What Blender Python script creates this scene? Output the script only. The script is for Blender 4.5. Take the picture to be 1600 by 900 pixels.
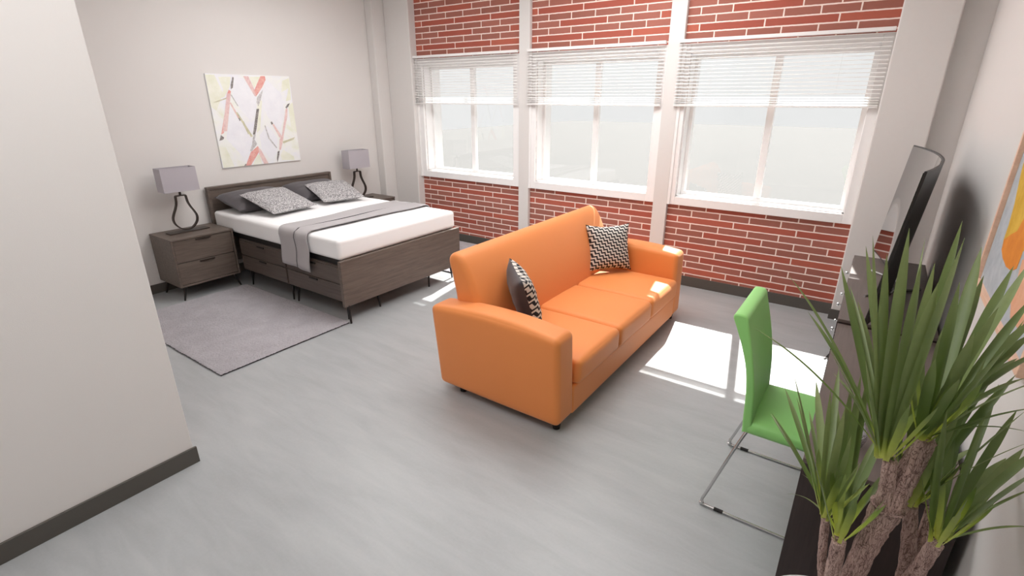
import bpy, bmesh, math, random
from mathutils import Vector, Matrix
PI = math.pi
S = bpy.context.scene
C = S.collection
for o in list(bpy.data.objects):
    bpy.data.objects.remove(o)

# ------------------------------------------------------------------ camera
cam_d = bpy.data.cameras.new('camera')
cam = bpy.data.objects.new('camera', cam_d)
C.objects.link(cam)
cam_d.sensor_width = 36.0
cam_d.lens = 36.0 * 795.93 / 1600.0
cam_d.clip_start = 0.05
cam.location = (0, 0, 2.0)
cam.rotation_euler = (math.radians(90 - 20.492), 0, math.radians(35.138))
S.camera = cam

# ------------------------------------------------------------------ world, sun, exposure
W = bpy.data.worlds.new('world')
S.world = W
W.use_nodes = True
wn = W.node_tree
wn.nodes.clear()
wo = wn.nodes.new('ShaderNodeOutputWorld')
bg = wn.nodes.new('ShaderNodeBackground')
bg.inputs[0].default_value = (0.97, 0.96, 0.955, 1)
bg.inputs[1].default_value = 0.96
wn.links.new(bg.outputs[0], wo.inputs[0])

sun_d = bpy.data.lights.new('sun', 'SUN')
sun_d.energy = 13.0
sun_d.angle = math.radians(0.6)
sun_d.color = (1.0, 0.97, 0.93)
sun = bpy.data.objects.new('sun', sun_d)
C.objects.link(sun)
sun.location = (-2, 12, 8)
sun.rotation_euler = Vector((0.185, -1.0, -0.973)).to_track_quat('-Z', 'Y').to_euler()

PANEL_EMIT = 7.5          # strength of the added, unseen light panels overhead
S.view_settings.view_transform = 'Standard'
S.view_settings.look = 'None'
S.view_settings.exposure = 0.0
S.view_settings.gamma = 1.0
S.view_settings.use_curve_mapping = False

# ------------------------------------------------------------------ helpers: colours and materials
def lin(c):
    c = c / 255.0
    return c / 12.92 if c <= 0.04045 else ((c + 0.055) / 1.055) ** 2.4
def rgb(r, g, b):
    return (lin(r), lin(g), lin(b), 1.0)

class NT:
    """small wrapper to write node maths"""
    def __init__(s, name):
        s.m = bpy.data.materials.new(name)
        s.m.use_nodes = True
        s.t = s.m.node_tree
        s.t.nodes.clear()
        s.out = s.t.nodes.new('ShaderNodeOutputMaterial')
        s.p = s.t.nodes.new('ShaderNodeBsdfPrincipled')
        s.t.links.new(s.p.outputs[0], s.out.inputs[0])
    def n(s, typ, **kw):
        x = s.t.nodes.new(typ)
        for k, v in kw.items():
            setattr(x, k, v)
        return x
    def put(s, sock, v):
        if isinstance(v, bpy.types.NodeSocket):
            s.t.links.new(v, sock)
        else:
            sock.default_value = v
    def math(s, op, a, b=0.0, c=0.0):
        x = s.n('ShaderNodeMath', operation=op)
        s.put(x.inputs[0], a); s.put(x.inputs[1], b); s.put(x.inputs[2], c)
        return x.outputs[0]
    def mix(s, f, a, b, typ='MIX'):
        x = s.n('ShaderNodeMix', data_type='RGBA', blend_type=typ)
        s.put(x.inputs[0], f); s.put(x.inputs[6], a); s.put(x.inputs[7], b)
        return x.outputs[2]
    def coord(s, kind='Object', scale=(1, 1, 1), rot=(0, 0, 0)):
        tc = s.n('ShaderNodeTexCoord')
        mp = s.n('ShaderNodeMapping')
        s.t.links.new(tc.outputs[kind], mp.inputs[0])
        mp.inputs['Scale'].default_value = scale
        mp.inputs['Rotation'].default_value = rot
        return mp.outputs[0]
    def noise(s, vec, scale=5, detail=4, rough=0.5, dist=0.0):
        x = s.n('ShaderNodeTexNoise')
        s.put(x.inputs['Vector'], vec)
        x.inputs['Scale'].default_value = scale
        x.inputs['Detail'].default_value = detail
        x.inputs['Roughness'].default_value = rough
        x.inputs['Distortion'].default_value = dist
        return x.outputs[0]
    def ramp(s, f, stops):
        x = s.n('ShaderNodeValToRGB')
        e = x.color_ramp.elements
        while len(e) < len(stops):
            e.new(0.5)
        for i, (p, c) in enumerate(stops):
            e[i].position = p; e[i].color = c
        s.put(x.inputs[0], f)
        return x.outputs[0]
    def bump(s, h, strength=0.3, dist=0.01):
        x = s.n('ShaderNodeBump')
        x.inputs['Strength'].default_value = strength
        x.inputs['Distance'].default_value = dist
        s.put(x.inputs['Height'], h)
        s.t.links.new(x.outputs[0], s.p.inputs['Normal'])
    def base(s, v): s.put(s.p.inputs['Base Color'], v)
    def set(s, **kw):
        for k, v in kw.items():
            s.put(s.p.inputs[k.replace('_', ' ')], v)

def plain(name, col, rough=0.6, metal=0.0, var=0.06, scale=30, bump=0.0, spec=0.5):
    a = NT(name)
    v = a.coord()
    f = a.noise(v, scale, 4)
    d = tuple(x * (1 - var) for x in col[:3]) + (1,)
    u = tuple(min(1, x * (1 + var)) for x in col[:3]) + (1,)
    a.base(a.mix(f, d, u))
    a.set(Roughness=rough, Metallic=metal)
    a.p.inputs['Specular IOR Level'].default_value = spec
    if bump:
        a.bump(f, bump, 0.004)
    return a.m

def wood(name, c1, c2, axis=0, rough=0.45, scale=1.0):
    a = NT(name)
    sc = [14 * scale] * 3
    sc[axis] = 0.9 * scale
    v = a.coord(scale=tuple(sc))
    f = a.noise(v, 3.0, 6, 0.62, 0.6)
    g = a.noise(v, 11.0, 3, 0.5)
    h = a.math('ADD', a.math('MULTIPLY', f, 0.75), a.math('MULTIPLY', g, 0.25))
    a.base(a.ramp(h, [(0.30, c1), (0.70, c2)]))
    a.set(Roughness=rough)
    a.bump(g, 0.08, 0.002)
    return a.m

def mat_wall():
    a = NT('wall_paint')
    v = a.coord()
    f = a.noise(v, 260, 3, 0.6)
    g = a.noise(v, 1.3, 3)
    a.base(a.mix(g, rgb(222, 218, 215), rgb(226, 222, 219)))
    a.set(Roughness=0.85)
    a.bump(f, 0.18, 0.002)
    return a.m

def mat_floor():
    a = NT('polished_concrete')
    v1 = a.coord(scale=(0.7, 3.6, 1), rot=(0, 0, math.radians(40)))
    f = a.noise(v1, 2.6, 6, 0.62, 0.4)
    v2 = a.coord()
    g = a.noise(v2, 1.1, 5, 0.55)
    h = a.noise(v2, 60, 3, 0.6)
    k = a.math('ADD', a.math('MULTIPLY', f, 0.55), a.math('ADD', a.math('MULTIPLY', g, 0.33), a.math('MULTIPLY', h, 0.12)))
    a.base(a.ramp(k, [(0.30, rgb(154, 156, 156)), (0.5, rgb(167, 169, 170)), (0.70, rgb(178, 180, 180))]))
    a.set(Roughness=a.math('ADD', 0.27, a.math('MULTIPLY', f, 0.2)))
    a.bump(h, 0.03, 0.002)
    return a.m

def mat_brick():
    """rows of single bricks alternating with rows of double-length bricks"""
    a = NT('red_brick')
    tc = a.n('ShaderNodeTexCoord')
    sep = a.n('ShaderNodeSeparateXYZ')
    a.t.links.new(tc.outputs['Object'], sep.inputs[0])
    X, Z = sep.outputs[0], sep.outputs[2]
    wob = a.noise(a.coord(), 26, 3)
    wob = a.math('MULTIPLY', a.math('SUBTRACT', wob, 0.5), 0.005)
    # courses: row k is single bricks when odd; even rows alternate all-double and mixed bond
    lo = a.math('ADD', a.math('DIVIDE', a.math('ADD', a.math('SUBTRACT', Z, 0.1443), wob), 0.0711), 8.0)
    up = a.math('ADD', a.math('DIVIDE', a.math('ADD', a.math('SUBTRACT', Z, 2.603), wob), 0.0725), 36.0)
    isup = a.math('GREATER_THAN', Z, 1.7)
    zr = a.math('ADD', a.math('MULTIPLY', lo, a.math('SUBTRACT', 1.0, isup)), a.math('MULTIPLY', up, isup))
    row = a.math('FLOOR', zr)
    fz = a.math('FRACT', zr)
    par = a.math('MODULO', row, 2.0)                     # 1 = single bricks
    m4 = a.math('GREATER_THAN', a.math('MODULO', row, 4.0), 1.5)   # with par 0: mixed row
    bayl = a.math('LESS_THAN', X, -3.7)
    bayr = a.math('GREATER_THAN', X, -1.9)
    org = a.math('ADD', a.math('ADD', 2.826, a.math('MULTIPLY', bayl, 4.690 - 2.826)), a.math('MULTIPLY', bayr, 0.668 - 2.826))
    LB = 0.2930
    us = a.math('ADD', a.math('DIVIDE', a.math('ADD', a.math('ADD', X, wob), org), LB), 40.0)
    uh = a.math('ADD', us, a.math('ADD', 0.5, a.math('MULTIPLY', bayr, 1.0)))    # half-phase index
    fs = a.math('FRACT', us)
    ds = a.math('MULTIPLY', a.math('MINIMUM', fs, a.math('SUBTRACT', 1.0, fs)), LB)
    ul = a.math('DIVIDE', uh, 2.0)
    fl = a.math('FRACT', ul)
    dl = a.math('MULTIPLY', a.math('MINIMUM', fl, a.math('SUBTRACT', 1.0, fl)), LB * 2)
    q4 = a.math('MULTIPLY', a.math('FRACT', a.math('DIVIDE', uh, 4.0)), 4.0)
    dm = a.math('MINIMUM', a.math('ABSOLUTE', a.math('SUBTRACT', q4, 1.0)), a.math('MINIMUM', a.math('ABSOLUTE', a.math('SUBTRACT', q4, 2.0)), a.math('ABSOLUTE', a.math('SUBTRACT', q4, 3.0))))
    dm = a.math('MULTIPLY', dm, LB)
    def sel(f, x1, x0): return a.math('ADD', a.math('MULTIPLY', f, x1), a.math('MULTIPLY', a.math('SUBTRACT', 1.0, f), x0))
    du = sel(par, ds, sel(m4, dm, dl))
    long4 = a.math('MAXIMUM', a.math('LESS_THAN', q4, 1.0), a.math('GREATER_THAN', q4, 3.0))
    idm = a.math('ADD', a.math('FLOOR', uh), a.math('MULTIPLY', a.math('LESS_THAN', q4, 1.0), -1.0))
    col = sel(par, a.math('FLOOR', us), sel(m4, idm, a.math('FLOOR', ul)))
    dz = a.math('MULTIPLY', a.math('MINIMUM', fz, a.math('SUBTRACT', 1.0, fz)), 0.0715)
    par = sel(par, 1.0, sel(m4, a.math('SUBTRACT', 1.0, long4), 0.0))
    d = a.math('MINIMUM', du, dz)
    mr = a.n('ShaderNodeMapRange', interpolation_type='SMOOTHSTEP')
    a.put(mr.inputs[0], d)
    mr.inputs[1].default_value = 0.0042
    mr.inputs[2].default_value = 0.0075
    mask = mr.outputs[0]
    cv = a.n('ShaderNodeCombineXYZ')
    a.put(cv.inputs[0], col); a.put(cv.inputs[1], row)
    wnz = a.n('ShaderNodeTexWhiteNoise', noise_dimensions='2D')
    a.t.links.new(cv.outputs[0], wnz.inputs['Vector'])
    rnd = wnz.outputs['Value']
    single = a.mix(rnd, rgb(158, 98, 84), rgb(176, 108, 94))
    double = a.mix(rnd, rgb(172, 84, 68), rgb(194, 102, 80))
    c = a.mix(par, double, single)
    sm = a.noise(a.coord(scale=(1, 1, 3)), 14, 5, 0.65)
    c = a.mix(a.math('MULTIPLY', sm, 0.4), c, rgb(132, 84, 72), 'MIX')
    c = a.mix(mask, rgb(246, 226, 216), c)
    a.base(c)
    a.set(Roughness=0.82)
    a.bump(a.math('ADD', mask, a.math('MULTIPLY', sm, 0.3)), 0.5, 0.006)
    return a.m

def mat_rug():
    a = NT('shaggy_grey_rug')
    v = a.coord()
    f = a.noise(v, 130, 4, 0.7)
    g = a.noise(v, 5, 4, 0.6, 0.5)
    k = a.math('ADD', a.math('MULTIPLY', f, 0.6), a.math('MULTIPLY', g, 0.4))
    a.base(a.ramp(k, [(0.3, rgb(168, 163, 168)), (0.7, rgb(206, 202, 206))]))
    a.set(Roughness=0.95)
    a.bump(f, 1.0, 0.012)
    return a.m

def mat_fabric(name, c, bumps=0.15, scale=350, rough=0.8, sheen=0.2, var=0.05):
    a = NT(name)
    v = a.coord()
    f = a.noise(v, scale, 2)
    g = a.noise(v, 3, 3)
    d = tuple(x * (1 - var) for x in c[:3]) + (1,)
    u = tuple(min(1, x * (1 + var)) for x in c[:3]) + (1,)
    a.base(a.mix(g, d, u))
    a.set(Roughness=rough)
    a.p.inputs['Sheen Weight'].default_value = sheen
    a.bump(f, bumps, 0.001)
    return a.m

def mat_chevron():
    a = NT('black_and_cream_zigzag_print')
    tc = a.n('ShaderNodeTexCoord')
    sep = a.n('ShaderNodeSeparateXYZ')
    a.t.links.new(tc.outputs['Object'], sep.inputs[0])
    u, v = sep.outputs[0], sep.outputs[1]
    # stripes run diagonally; the zigzag steps along them
    ca, sa = math.cos(math.radians(-36)), math.sin(math.radians(-36))
    p_ = a.math('ADD', a.math('MULTIPLY', u, ca), a.math('MULTIPLY', v, sa))
    q_ = a.math('ADD', a.math('MULTIPLY', u, -sa), a.math('MULTIPLY', v, ca))
    tri = a.math('PINGPONG', a.math('ADD', p_, 1.0), 0.021)
    s_ = a.math('ADD', a.math('ADD', q_, a.math('MULTIPLY', tri, 0.95)), 1.0)
    f = a.math('FRACT', a.math('DIVIDE', s_, 0.035))
    k = a.math('GREATER_THAN', f, 0.5)
    a.base(a.mix(k, rgb(32, 30, 34), rgb(214, 207, 198)))
    a.set(Roughness=0.85)
    return a.m

def mat_snake():
    a = NT('grey_speckled_print')
    v = a.coord()
    vo = a.n('ShaderNodeTexVoronoi', feature='DISTANCE_TO_EDGE')
    a.put(vo.inputs['Vector'], a.mix(0.06, v, a.n('ShaderNodeTexNoise').outputs[1]))
    vo.inputs['Scale'].default_value = 75
    f = a.noise(v, 85, 3, 0.6, 2.0)
    k = a.math('ADD', a.math('MULTIPLY', vo.outputs[0], 1.1), a.math('MULTIPLY', a.math('SUBTRACT', f, 0.5), 1.7))
    a.base(a.ramp(k, [(0.02, rgb(96, 92, 95)), (0.16, rgb(164, 161, 162)), (0.3, rgb(216, 213, 212))]))
    a.set(Roughness=0.7)
    a.bump(f, 0.2, 0.002)
    return a.m

def mat_bark():
    a = NT('cane_bark')
    f = a.noise(a.coord(scale=(1, 1, 0.16)), 95, 5, 0.75, 0.8)
    nz = a.n('ShaderNodeTexNoise')
    v = a.coord(scale=(1, 1, 0.30))
    a.put(nz.inputs['Vector'], v)
    nz.inputs['Scale'].default_value = 70
    vo = a.n('ShaderNodeTexVoronoi', feature='DISTANCE_TO_EDGE')
    a.put(vo.inputs['Vector'], a.mix(0.035, v, nz.outputs[1]))
    vo.inputs['Scale'].default_value = 120
    crack = a.math('MINIMUM', a.math('MULTIPLY', vo.outputs[0], 13.0), 1.0)
    k = a.math('MULTIPLY', f, a.math('ADD', 0.45, a.math('MULTIPLY', crack, 0.55)))
    a.base(a.ramp(k, [(0.18, rgb(92, 70, 66)), (0.32, rgb(140, 112, 104)), (0.46, rgb(184, 154, 144)), (0.62, rgb(206, 178, 168))]))
    a.set(Roughness=0.85)
    a.bump(k, 0.9, 0.006)
    return a.m

def mat_leaf():
    a = NT('strap_leaf')
    at = a.n('ShaderNodeAttribute', attribute_name='along')
    at2 = a.n('ShaderNodeAttribute', attribute_name='tone')
    c = a.ramp(at.outputs['Fac'], [(0.0, rgb(222, 228, 110)), (0.05, rgb(186, 202, 74)), (0.13, rgb(96, 120, 48)), (0.6, rgb(88, 110, 50)), (1.0, rgb(120, 136, 80))])
    c = a.mix(a.math('MULTIPLY', at2.outputs['Fac'], 0.75), c, a.mix(0.5, c, rgb(176, 190, 128)))
    vein = a.noise(a.coord(), 60, 3)
    c = a.mix(a.math('MULTIPLY', vein, 0.25), c, rgb(70, 90, 42))
    a.base(c)
    a.set(Roughness=0.42)
    tr = a.n('ShaderNodeBsdfTranslucent')
    a.put(tr.inputs[0], c)
    mx = a.n('ShaderNodeMixShader')
    mx.inputs[0].default_value = 0.22
    a.t.links.new(a.p.outputs[0], mx.inputs[1])
    a.t.links.new(tr.outputs[0], mx.inputs[2])
    a.t.links.new(mx.outputs[0], a.out.inputs[0])
    return a.m

def mat_glass():
    a = NT('window_glass')
    tr = a.n('ShaderNodeBsdfTransparent')
    tr.inputs[0].default_value = (0.97, 0.98, 0.98, 1)
    gl = a.n('ShaderNodeBsdfGlossy')
    gl.inputs['Roughness'].default_value = 0.02
    mx = a.n('ShaderNodeMixShader')
    mx.inputs[0].default_value = 0.05
    a.t.links.new(tr.outputs[0], mx.inputs[1])
    a.t.links.new(gl.outputs[0], mx.inputs[2])
    a.t.links.new(mx.outputs[0], a.out.inputs[0])
    return a.m

def mat_emit(name, col, s):
    a = NT(name)
    e = a.n('ShaderNodeEmission')
    e.inputs[0].default_value = col
    e.inputs[1].default_value = s
    a.t.links.new(e.outputs[0], a.out.inputs[0])
    return a.m

def mat_canvas():
    a = NT('painted_canvas_ground')
    v = a.coord()
    f = a.noise(v, 3.0, 4, 0.6, 0.8)
    g = a.noise(v, 9.0, 3, 0.6)
    a.base(a.mix(a.math('MULTIPLY', g, 0.5), a.ramp(f, [(0.35, rgb(236, 236, 246)), (0.6, rgb(242, 243, 236)), (0.72, rgb(232, 234, 208))]), rgb(244, 244, 246)))
    a.set(Roughness=0.7)
    return a.m

def mat_paint(name, c1, c2, sc=22, edge=0.0):
    a = NT(name)
    f = a.noise(a.coord(), sc, 4, 0.7)
    a.base(a.ramp(f, [(0.35, c1), (0.65, c2)]))
    a.set(Roughness=0.7)
    return a.m

def mat_outside():
    a = NT('pale_ground_outside')
    v = a.coord()
    f = a.noise(v, 0.25, 5, 0.6)
    a.base(a.mix(f, (0.178, 0.178, 0.176, 1), (0.205, 0.200, 0.196, 1)))
    a.set(Roughness=1.0)
    return a.m

M = dict(
    wall=mat_wall(), floor=mat_floor(), brick=mat_brick(), rug=mat_rug(),
    trim=plain('white_painted_trim', rgb(243, 241, 240), 0.5, var=0.02),
    pillar=plain('pillar_paint', rgb(220, 216, 213), 0.8, var=0.015),
    ceil=plain('ceiling_paint', rgb(235, 233, 230), 0.9, var=0.01),
    baseb=plain('dark_grey_baseboard', rgb(84, 80, 75), 0.55, var=0.05, scale=8),
    glass=mat_glass(),
    slat=plain('white_blind_slat', rgb(240, 237, 235), 0.45, var=0.01),
    woody=wood('dark_brown_wood_grain_along_y', rgb(84, 73, 66), rgb(116, 103, 94), 1),
    woodx_shaded=wood('shaded_brown_wood_grain_along_x', rgb(70, 60, 55), rgb(96, 84, 77), 0),  # same brown wood as the bed boards, drawer-side shade darkened into the colour
    woodd=wood('espresso_wood', rgb(44, 33, 31), rgb(62, 48, 46), 2, 0.4),
    desktop=wood('espresso_wood_painted_sheen', rgb(94, 82, 77), rgb(110, 97, 92), 1, 0.42),  # the espresso wood, with the pale grazing reflection put into its colour
    blackm=plain('black_metal', rgb(36, 33, 32), 0.45, 0.4, var=0.03),
    bronze=plain('dark_bronze_metal', rgb(62, 52, 46), 0.42, 0.4, var=0.08),
    chrome=plain('chrome', rgb(205, 205, 205), 0.12, 1.0, var=0.0),
    shade=mat_fabric('grey_linen_shade', rgb(178, 172, 178), 0.2, 500),
    mattress=mat_fabric('white_mattress_cover', rgb(246, 245, 245), 0.1, 300, 0.9, 0.1, 0.01),
    pillow=mat_fabric('charcoal_pillowcase', rgb(78, 73, 76), 0.12, 300),
    throw=mat_fabric('grey_woven_throw', rgb(172, 167, 168), 0.35, 240),
    pipe=plain('dark_piping', rgb(60, 57, 60), 0.8),
    orange=mat_fabric('orange_upholstery', rgb(233, 140, 70), 0.12, 420, 0.55, 0.15, 0.02),
    green=mat_fabric('green_upholstery', rgb(150, 216, 122), 0.12, 420, 0.5, 0.15, 0.02),
    blackf=mat_fabric('black_cushion_back', rgb(52, 47, 51), 0.15, 300, 0.6),
    zig=mat_chevron(), snake=mat_snake(), bark=mat_bark(), leaf=mat_leaf(),
    pot=plain('white_glazed_ceramic', rgb(232, 230, 228), 0.3, var=0.01),
    soil=plain('potting_soil', rgb(62, 46, 38), 0.95, var=0.4, scale=90, bump=0.6),
    tvback=plain('black_tv_plastic', rgb(40, 37, 36), 0.38, var=0.03),
    screen=plain('glossy_black_screen', rgb(16, 16, 18), 0.03, var=0.0, spec=1.0),
    canvas=mat_canvas(),
    outside=mat_outside(),
    frame=wood('pale_oak_frame', rgb(224, 180, 152), rgb(244, 206, 180), 1, 0.5),
    added_emit=mat_emit('added_panel_glow', (1.0, 0.99, 0.985, 1), PANEL_EMIT),
)
# the curved screen mirrors the window
sc_ = M['screen'].node_tree.nodes
for nd in sc_:
    if nd.type == 'BSDF_PRINCIPLED':
        nd.inputs['Coat Weight'].default_value = 1.0
        nd.inputs['Coat Roughness'].default_value = 0.02
        nd.inputs['Coat IOR'].default_value = 2.2

# ------------------------------------------------------------------ helpers: objects
def link(name, me, mats, parent=None, loc=None, rot=None):
    o = bpy.data.objects.new(name, me)
    C.objects.link(o)
    if not isinstance(mats, (list, tuple)):
        mats = [mats]
    if len(me.materials) == 0:
        for m in mats:
            me.materials.append(m)
    if parent is not None:
        o.parent = parent
    if loc is not None: o.location = loc
    if rot is not None: o.rotation_euler = rot
    return o
def fin(name, bm, mats, parent=None, smooth=False, loc=None, rot=None, sharp=40):
    bmesh.ops.recalc_face_normals(bm, faces=bm.faces)
    me = bpy.data.meshes.new(name)
    bm.to_mesh(me); bm.free()
    if smooth:
        me.polygons.foreach_set('use_smooth', [True] * len(me.polygons))
        me.set_sharp_from_angle(angle=math.radians(sharp))
    return link(name, me, mats, parent, loc, rot)
def thing(name, label, cat, loc=(0, 0, 0), rotz=0, group=None):
    o = bpy.data.objects.new(name, None)
    o.empty_display_size = 0.1
    C.objects.link(o)
    o.location = loc; o.rotation_euler = (0, 0, rotz)
    o['label'] = label; o['category'] = cat
    if group: o['group'] = group
    return o
def tag(o, label, cat, group=None):
    o['label'] = label; o['category'] = cat
    if group: o['group'] = group
    return o
def struct(o, label=None, cat=None):
    o['kind'] = 'structure'
    if label: o['label'] = label
    if cat: o['category'] = cat
    return o
def dup(root, loc, label=None, cat=None):
    r = root.copy(); C.objects.link(r); r.location = loc
    if label: r['label'] = label
    for ch in list(root.children):
        c = ch.copy(); C.objects.link(c); c.parent = r
        for g in list(ch.children):
            d = g.copy(); C.objects.link(d); d.parent = c
    return r
def box(bm, x0, x1, y0, y1, z0, z1, bev=0.0, seg=2, mi=0):
    vs = [bm.verts.new((x, y, z)) for x in (x0, x1) for y in (y0, y1) for z in (z0, z1)]
    idx = [(0, 1, 3, 2), (4, 6, 7, 5), (0, 4, 5, 1), (2, 3, 7, 6), (0, 2, 6, 4), (1, 5, 7, 3)]
    fs = [bm.faces.new([vs[i] for i in f]) for f in idx]
    for f in fs: f.material_index = mi
    if bev > 0:
        es = list({e for f in fs for e in f.edges})
        r = bmesh.ops.bevel(bm, geom=es, offset=bev, segments=seg, affect='EDGES', profile=0.5)
        for f in r['faces']: f.material_index = mi
    return fs
def boxo(name, dims, mat, parent=None, bev=0.003, seg=2):
    bm = bmesh.new(); box(bm, *dims, bev=bev, seg=seg)
    return fin(name, bm, mat, parent)
def frames(path, closed=False):
    n = len(path); out = []
    up = None
    for i in range(n):
        if closed: t = path[(i + 1) % n] - path[i - 1]
        else: t = path[min(i + 1, n - 1)] - path[max(i - 1, 0)]
        t = t.normalized()
        if up is None:
            up = Vector((0, 0, 1)) if abs(t.z) < 0.9 else Vector((1, 0, 0))
        s = t.cross(up).normalized()
        up = s.cross(t).normalized()
        out.append((t, s, up))
    return out
def tube(bm, pts, rad, seg=10, closed=False, caps=True, jitter=0.0, rng=None):
    path = [Vector(p) for p in pts]
    fr = frames(path, closed)
    rings = []
    for i, (p, (t, s, u)) in enumerate(zip(path, fr)):
        r = rad[i] if isinstance(rad, (list, tuple)) else rad
        ring = []
        for k in range(seg):
            a = 2 * PI * k / seg
            rr = r * (1 + (rng.uniform(-jitter, jitter) if rng else 0))
            ring.append(bm.verts.new(p + s * math.cos(a) * rr + u * math.sin(a) * rr))
        rings.append(ring)
    m = len(rings)
    for i in range(m if closed else m - 1):
        a, b = rings[i], rings[(i + 1) % m]
        for k in range(seg):
            bm.faces.new((a[k], a[(k + 1) % seg], b[(k + 1) % seg], b[k]))
    if caps and not closed:
        bm.faces.new(rings[0][::-1]); bm.faces.new(rings[-1])
def smooth_path(pts, n=8):
    P = [Vector(p) for p in pts]
    P = [P[0]] + P + [P[-1]]
    out = []
    for i in range(1, len(P) - 2):
        for k in range(n):
            t = k / n
            a, b, c, d = P[i - 1], P[i], P[i + 1], P[i + 2]
            out.append(0.5 * ((2 * b) + (-a + c) * t + (2 * a - 5 * b + 4 * c - d) * t * t + (-a + 3 * b - 3 * c + d) * t ** 3))
    out.append(P[-2])
    return out
def lathe(bm, prof, seg=40, cx=0, cy=0):
    rings = []
    for r, z in prof:
        if r < 1e-6:
            rings.append([bm.verts.new((cx, cy, z))])
        else:
            rings.append([bm.verts.new((cx + r * math.cos(2 * PI * k / seg), cy + r * math.sin(2 * PI * k / seg), z)) for k in range(seg)])
    for a, b in zip(rings, rings[1:]):
        for k in range(seg):
            k2 = (k + 1) % seg
            if len(a) == 1 and len(b) == 1: continue
            if len(a) == 1: bm.faces.new((a[0], b[k], b[k2]))
            elif len(b) == 1: bm.faces.new((a[k], a[k2], b[0]))
            else: bm.faces.new((a[k], a[k2], b[k2], b[k]))
def softbox(bm, x0, x1, y0, y1, z0, z1, r=0.05, n=14, crown=(0, 0, 0), warp=None):
    """box with round edges radius r and faces that swell by crown (x,y,z)"""
    cx, cy, cz = (x0 + x1) / 2, (y0 + y1) / 2, (z0 + z1) / 2
    hx, hy, hz = (x1 - x0) / 2, (y1 - y0) / 2, (z1 - z0) / 2
    def axis(h):
        inner = [-h, -h + r * 0.12, -h + r * 0.35, -h + r * 0.65, -h + r]
        mid = [(-h + r) + (2 * (h - r)) * i / n for i in range(1, n)]
        return inner + mid + [-v for v in inner[::-1]]
    ax, ay, az = axis(hx), axis(hy), axis(hz)
    cache = {}
    def V(x, y, z):
        k = (round(x, 6), round(y, 6), round(z, 6))
        if k in cache: return cache[k]
        c = Vector((max(-hx + r, min(hx - r, x)), max(-hy + r, min(hy - r, y)), max(-hz + r, min(hz - r, z))))
        d = Vector((x, y, z)) - c
        p = c + (d.normalized() * r if d.length > 1e-9 else d)
        u, v, w = x / hx, y / hy, z / hz
        fu, fv, fw = 1 - u * u, 1 - v * v, 1 - w * w
        q = Vector((p.x + crown[0] * u * fv * fw, p.y + crown[1] * v * fu * fw, p.z + crown[2] * w * fu * fv))
        q += Vector((cx, cy, cz))
        if warp: q = warp(q)
        cache[k] = bm.verts.new(q)
        return cache[k]
    def grid(A, B, f):
        for i in range(len(A) - 1):
            for j in range(len(B) - 1):
                q = [f(A[i], B[j]), f(A[i + 1], B[j]), f(A[i + 1], B[j + 1]), f(A[i], B[j + 1])]
                if len(set(q)) >= 3:
                    try: bm.faces.new(list(dict.fromkeys(q)))
                    except ValueError: pass
    for sgn in (-1, 1):
        grid(ax, ay, lambda a, b: V(a, b, sgn * hz))
        grid(ax, az, lambda a, b: V(a, sgn * hy, b))
        grid(ay, az, lambda a, b: V(sgn * hx, a, b))
def prism_y(bm, prof, y0, y1, bev=0.0, seg=4, warp=None, ny=10):
    """closed xz profile extruded along y with rounded end edges"""
    n = len(prof)
    area = sum(prof[i - 1][0] * prof[i][1] - prof[i][0] * prof[i - 1][1] for i in range(n))
    st = []
    if bev > 0:
        for k in range(seg + 1):
            a = PI / 2 * k / seg
            st.append((y0 + bev * (1 - math.sin(a)), bev * (1 - math.cos(a))))
        st = st[::-1]
    else:
        st = [(y0, 0)]
    st = sorted(st, key=lambda t: t[0])
    mid = [(y0 + bev + (y1 - y0 - 2 * bev) * i / ny, 0) for i in range(1, ny)]
    end = sorted([(y0 + y1 - y, s_) for y, s_ in st], key=lambda t: t[0])
    rings = []
    for y, ins in st + mid + end:
        ring = []
        for i, (x, z) in enumerate(prof):
            a, b = prof[i - 1], prof[(i + 1) % n]
            tx, tz = b[0] - a[0], b[1] - a[1]
            L = math.hypot(tx, tz) or 1
            nx, nz = -tz / L, tx / L
            if area < 0: nx, nz = -nx, -nz
            v = Vector((x + nx * ins, y, z + nz * ins))
            if warp: v = warp(v)
            ring.append(bm.verts.new(v))
        rings.append(ring)
    for a, b in zip(rings, rings[1:]):
        for i in range(n):
            j = (i + 1) % n
            bm.faces.new((a[i], a[j], b[j], b[i]))
    bm.faces.new(rings[0][::-1]); bm.faces.new(rings[-1])
def pillow_bm(w, h, t, n=18, pinch=0.06, mi_back=0, wrinkle=0.0, seed=1):
    """cushion in the local xy plane, +z is the front"""
    rng = random.Random(seed)
    ph = [rng.uniform(0, 6.28) for _ in range(6)]
    bm = bmesh.new()
    def pt(i, j, s):
        u = -1 + 2 * i / n; v = -1 + 2 * j / n
        k = (1 - u ** 4) * (1 - v ** 4)
        x = u * w / 2 * (1 - pinch * (1 - v * v)); y = v * h / 2 * (1 - pinch * (1 - u * u))
        z = s * t / 2 * max(k, 0) ** 0.55
        z += wrinkle * k * (math.sin(9 * u + ph[0] + 3 * v) * math.sin(5 * v + ph[1]) + 0.5 * math.sin(16 * v + ph[2] + 5 * u))
        return (x, y, z)
    top = [[bm.verts.new(pt(i, j, 1)) for j in range(n + 1)] for i in range(n + 1)]
    bot = [[top[i][j] if i in (0, n) or j in (0, n) else bm.verts.new(pt(i, j, -1)) for j in range(n + 1)] for i in range(n + 1)]
    for i in range(n):
        for j in range(n):
            bm.faces.new((top[i][j], top[i + 1][j], top[i + 1][j + 1], top[i][j + 1]))
            f = bm.faces.new((bot[i][j], bot[i][j + 1], bot[i + 1][j + 1], bot[i + 1][j]))
            f.material_index = mi_back
    return bm
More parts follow.
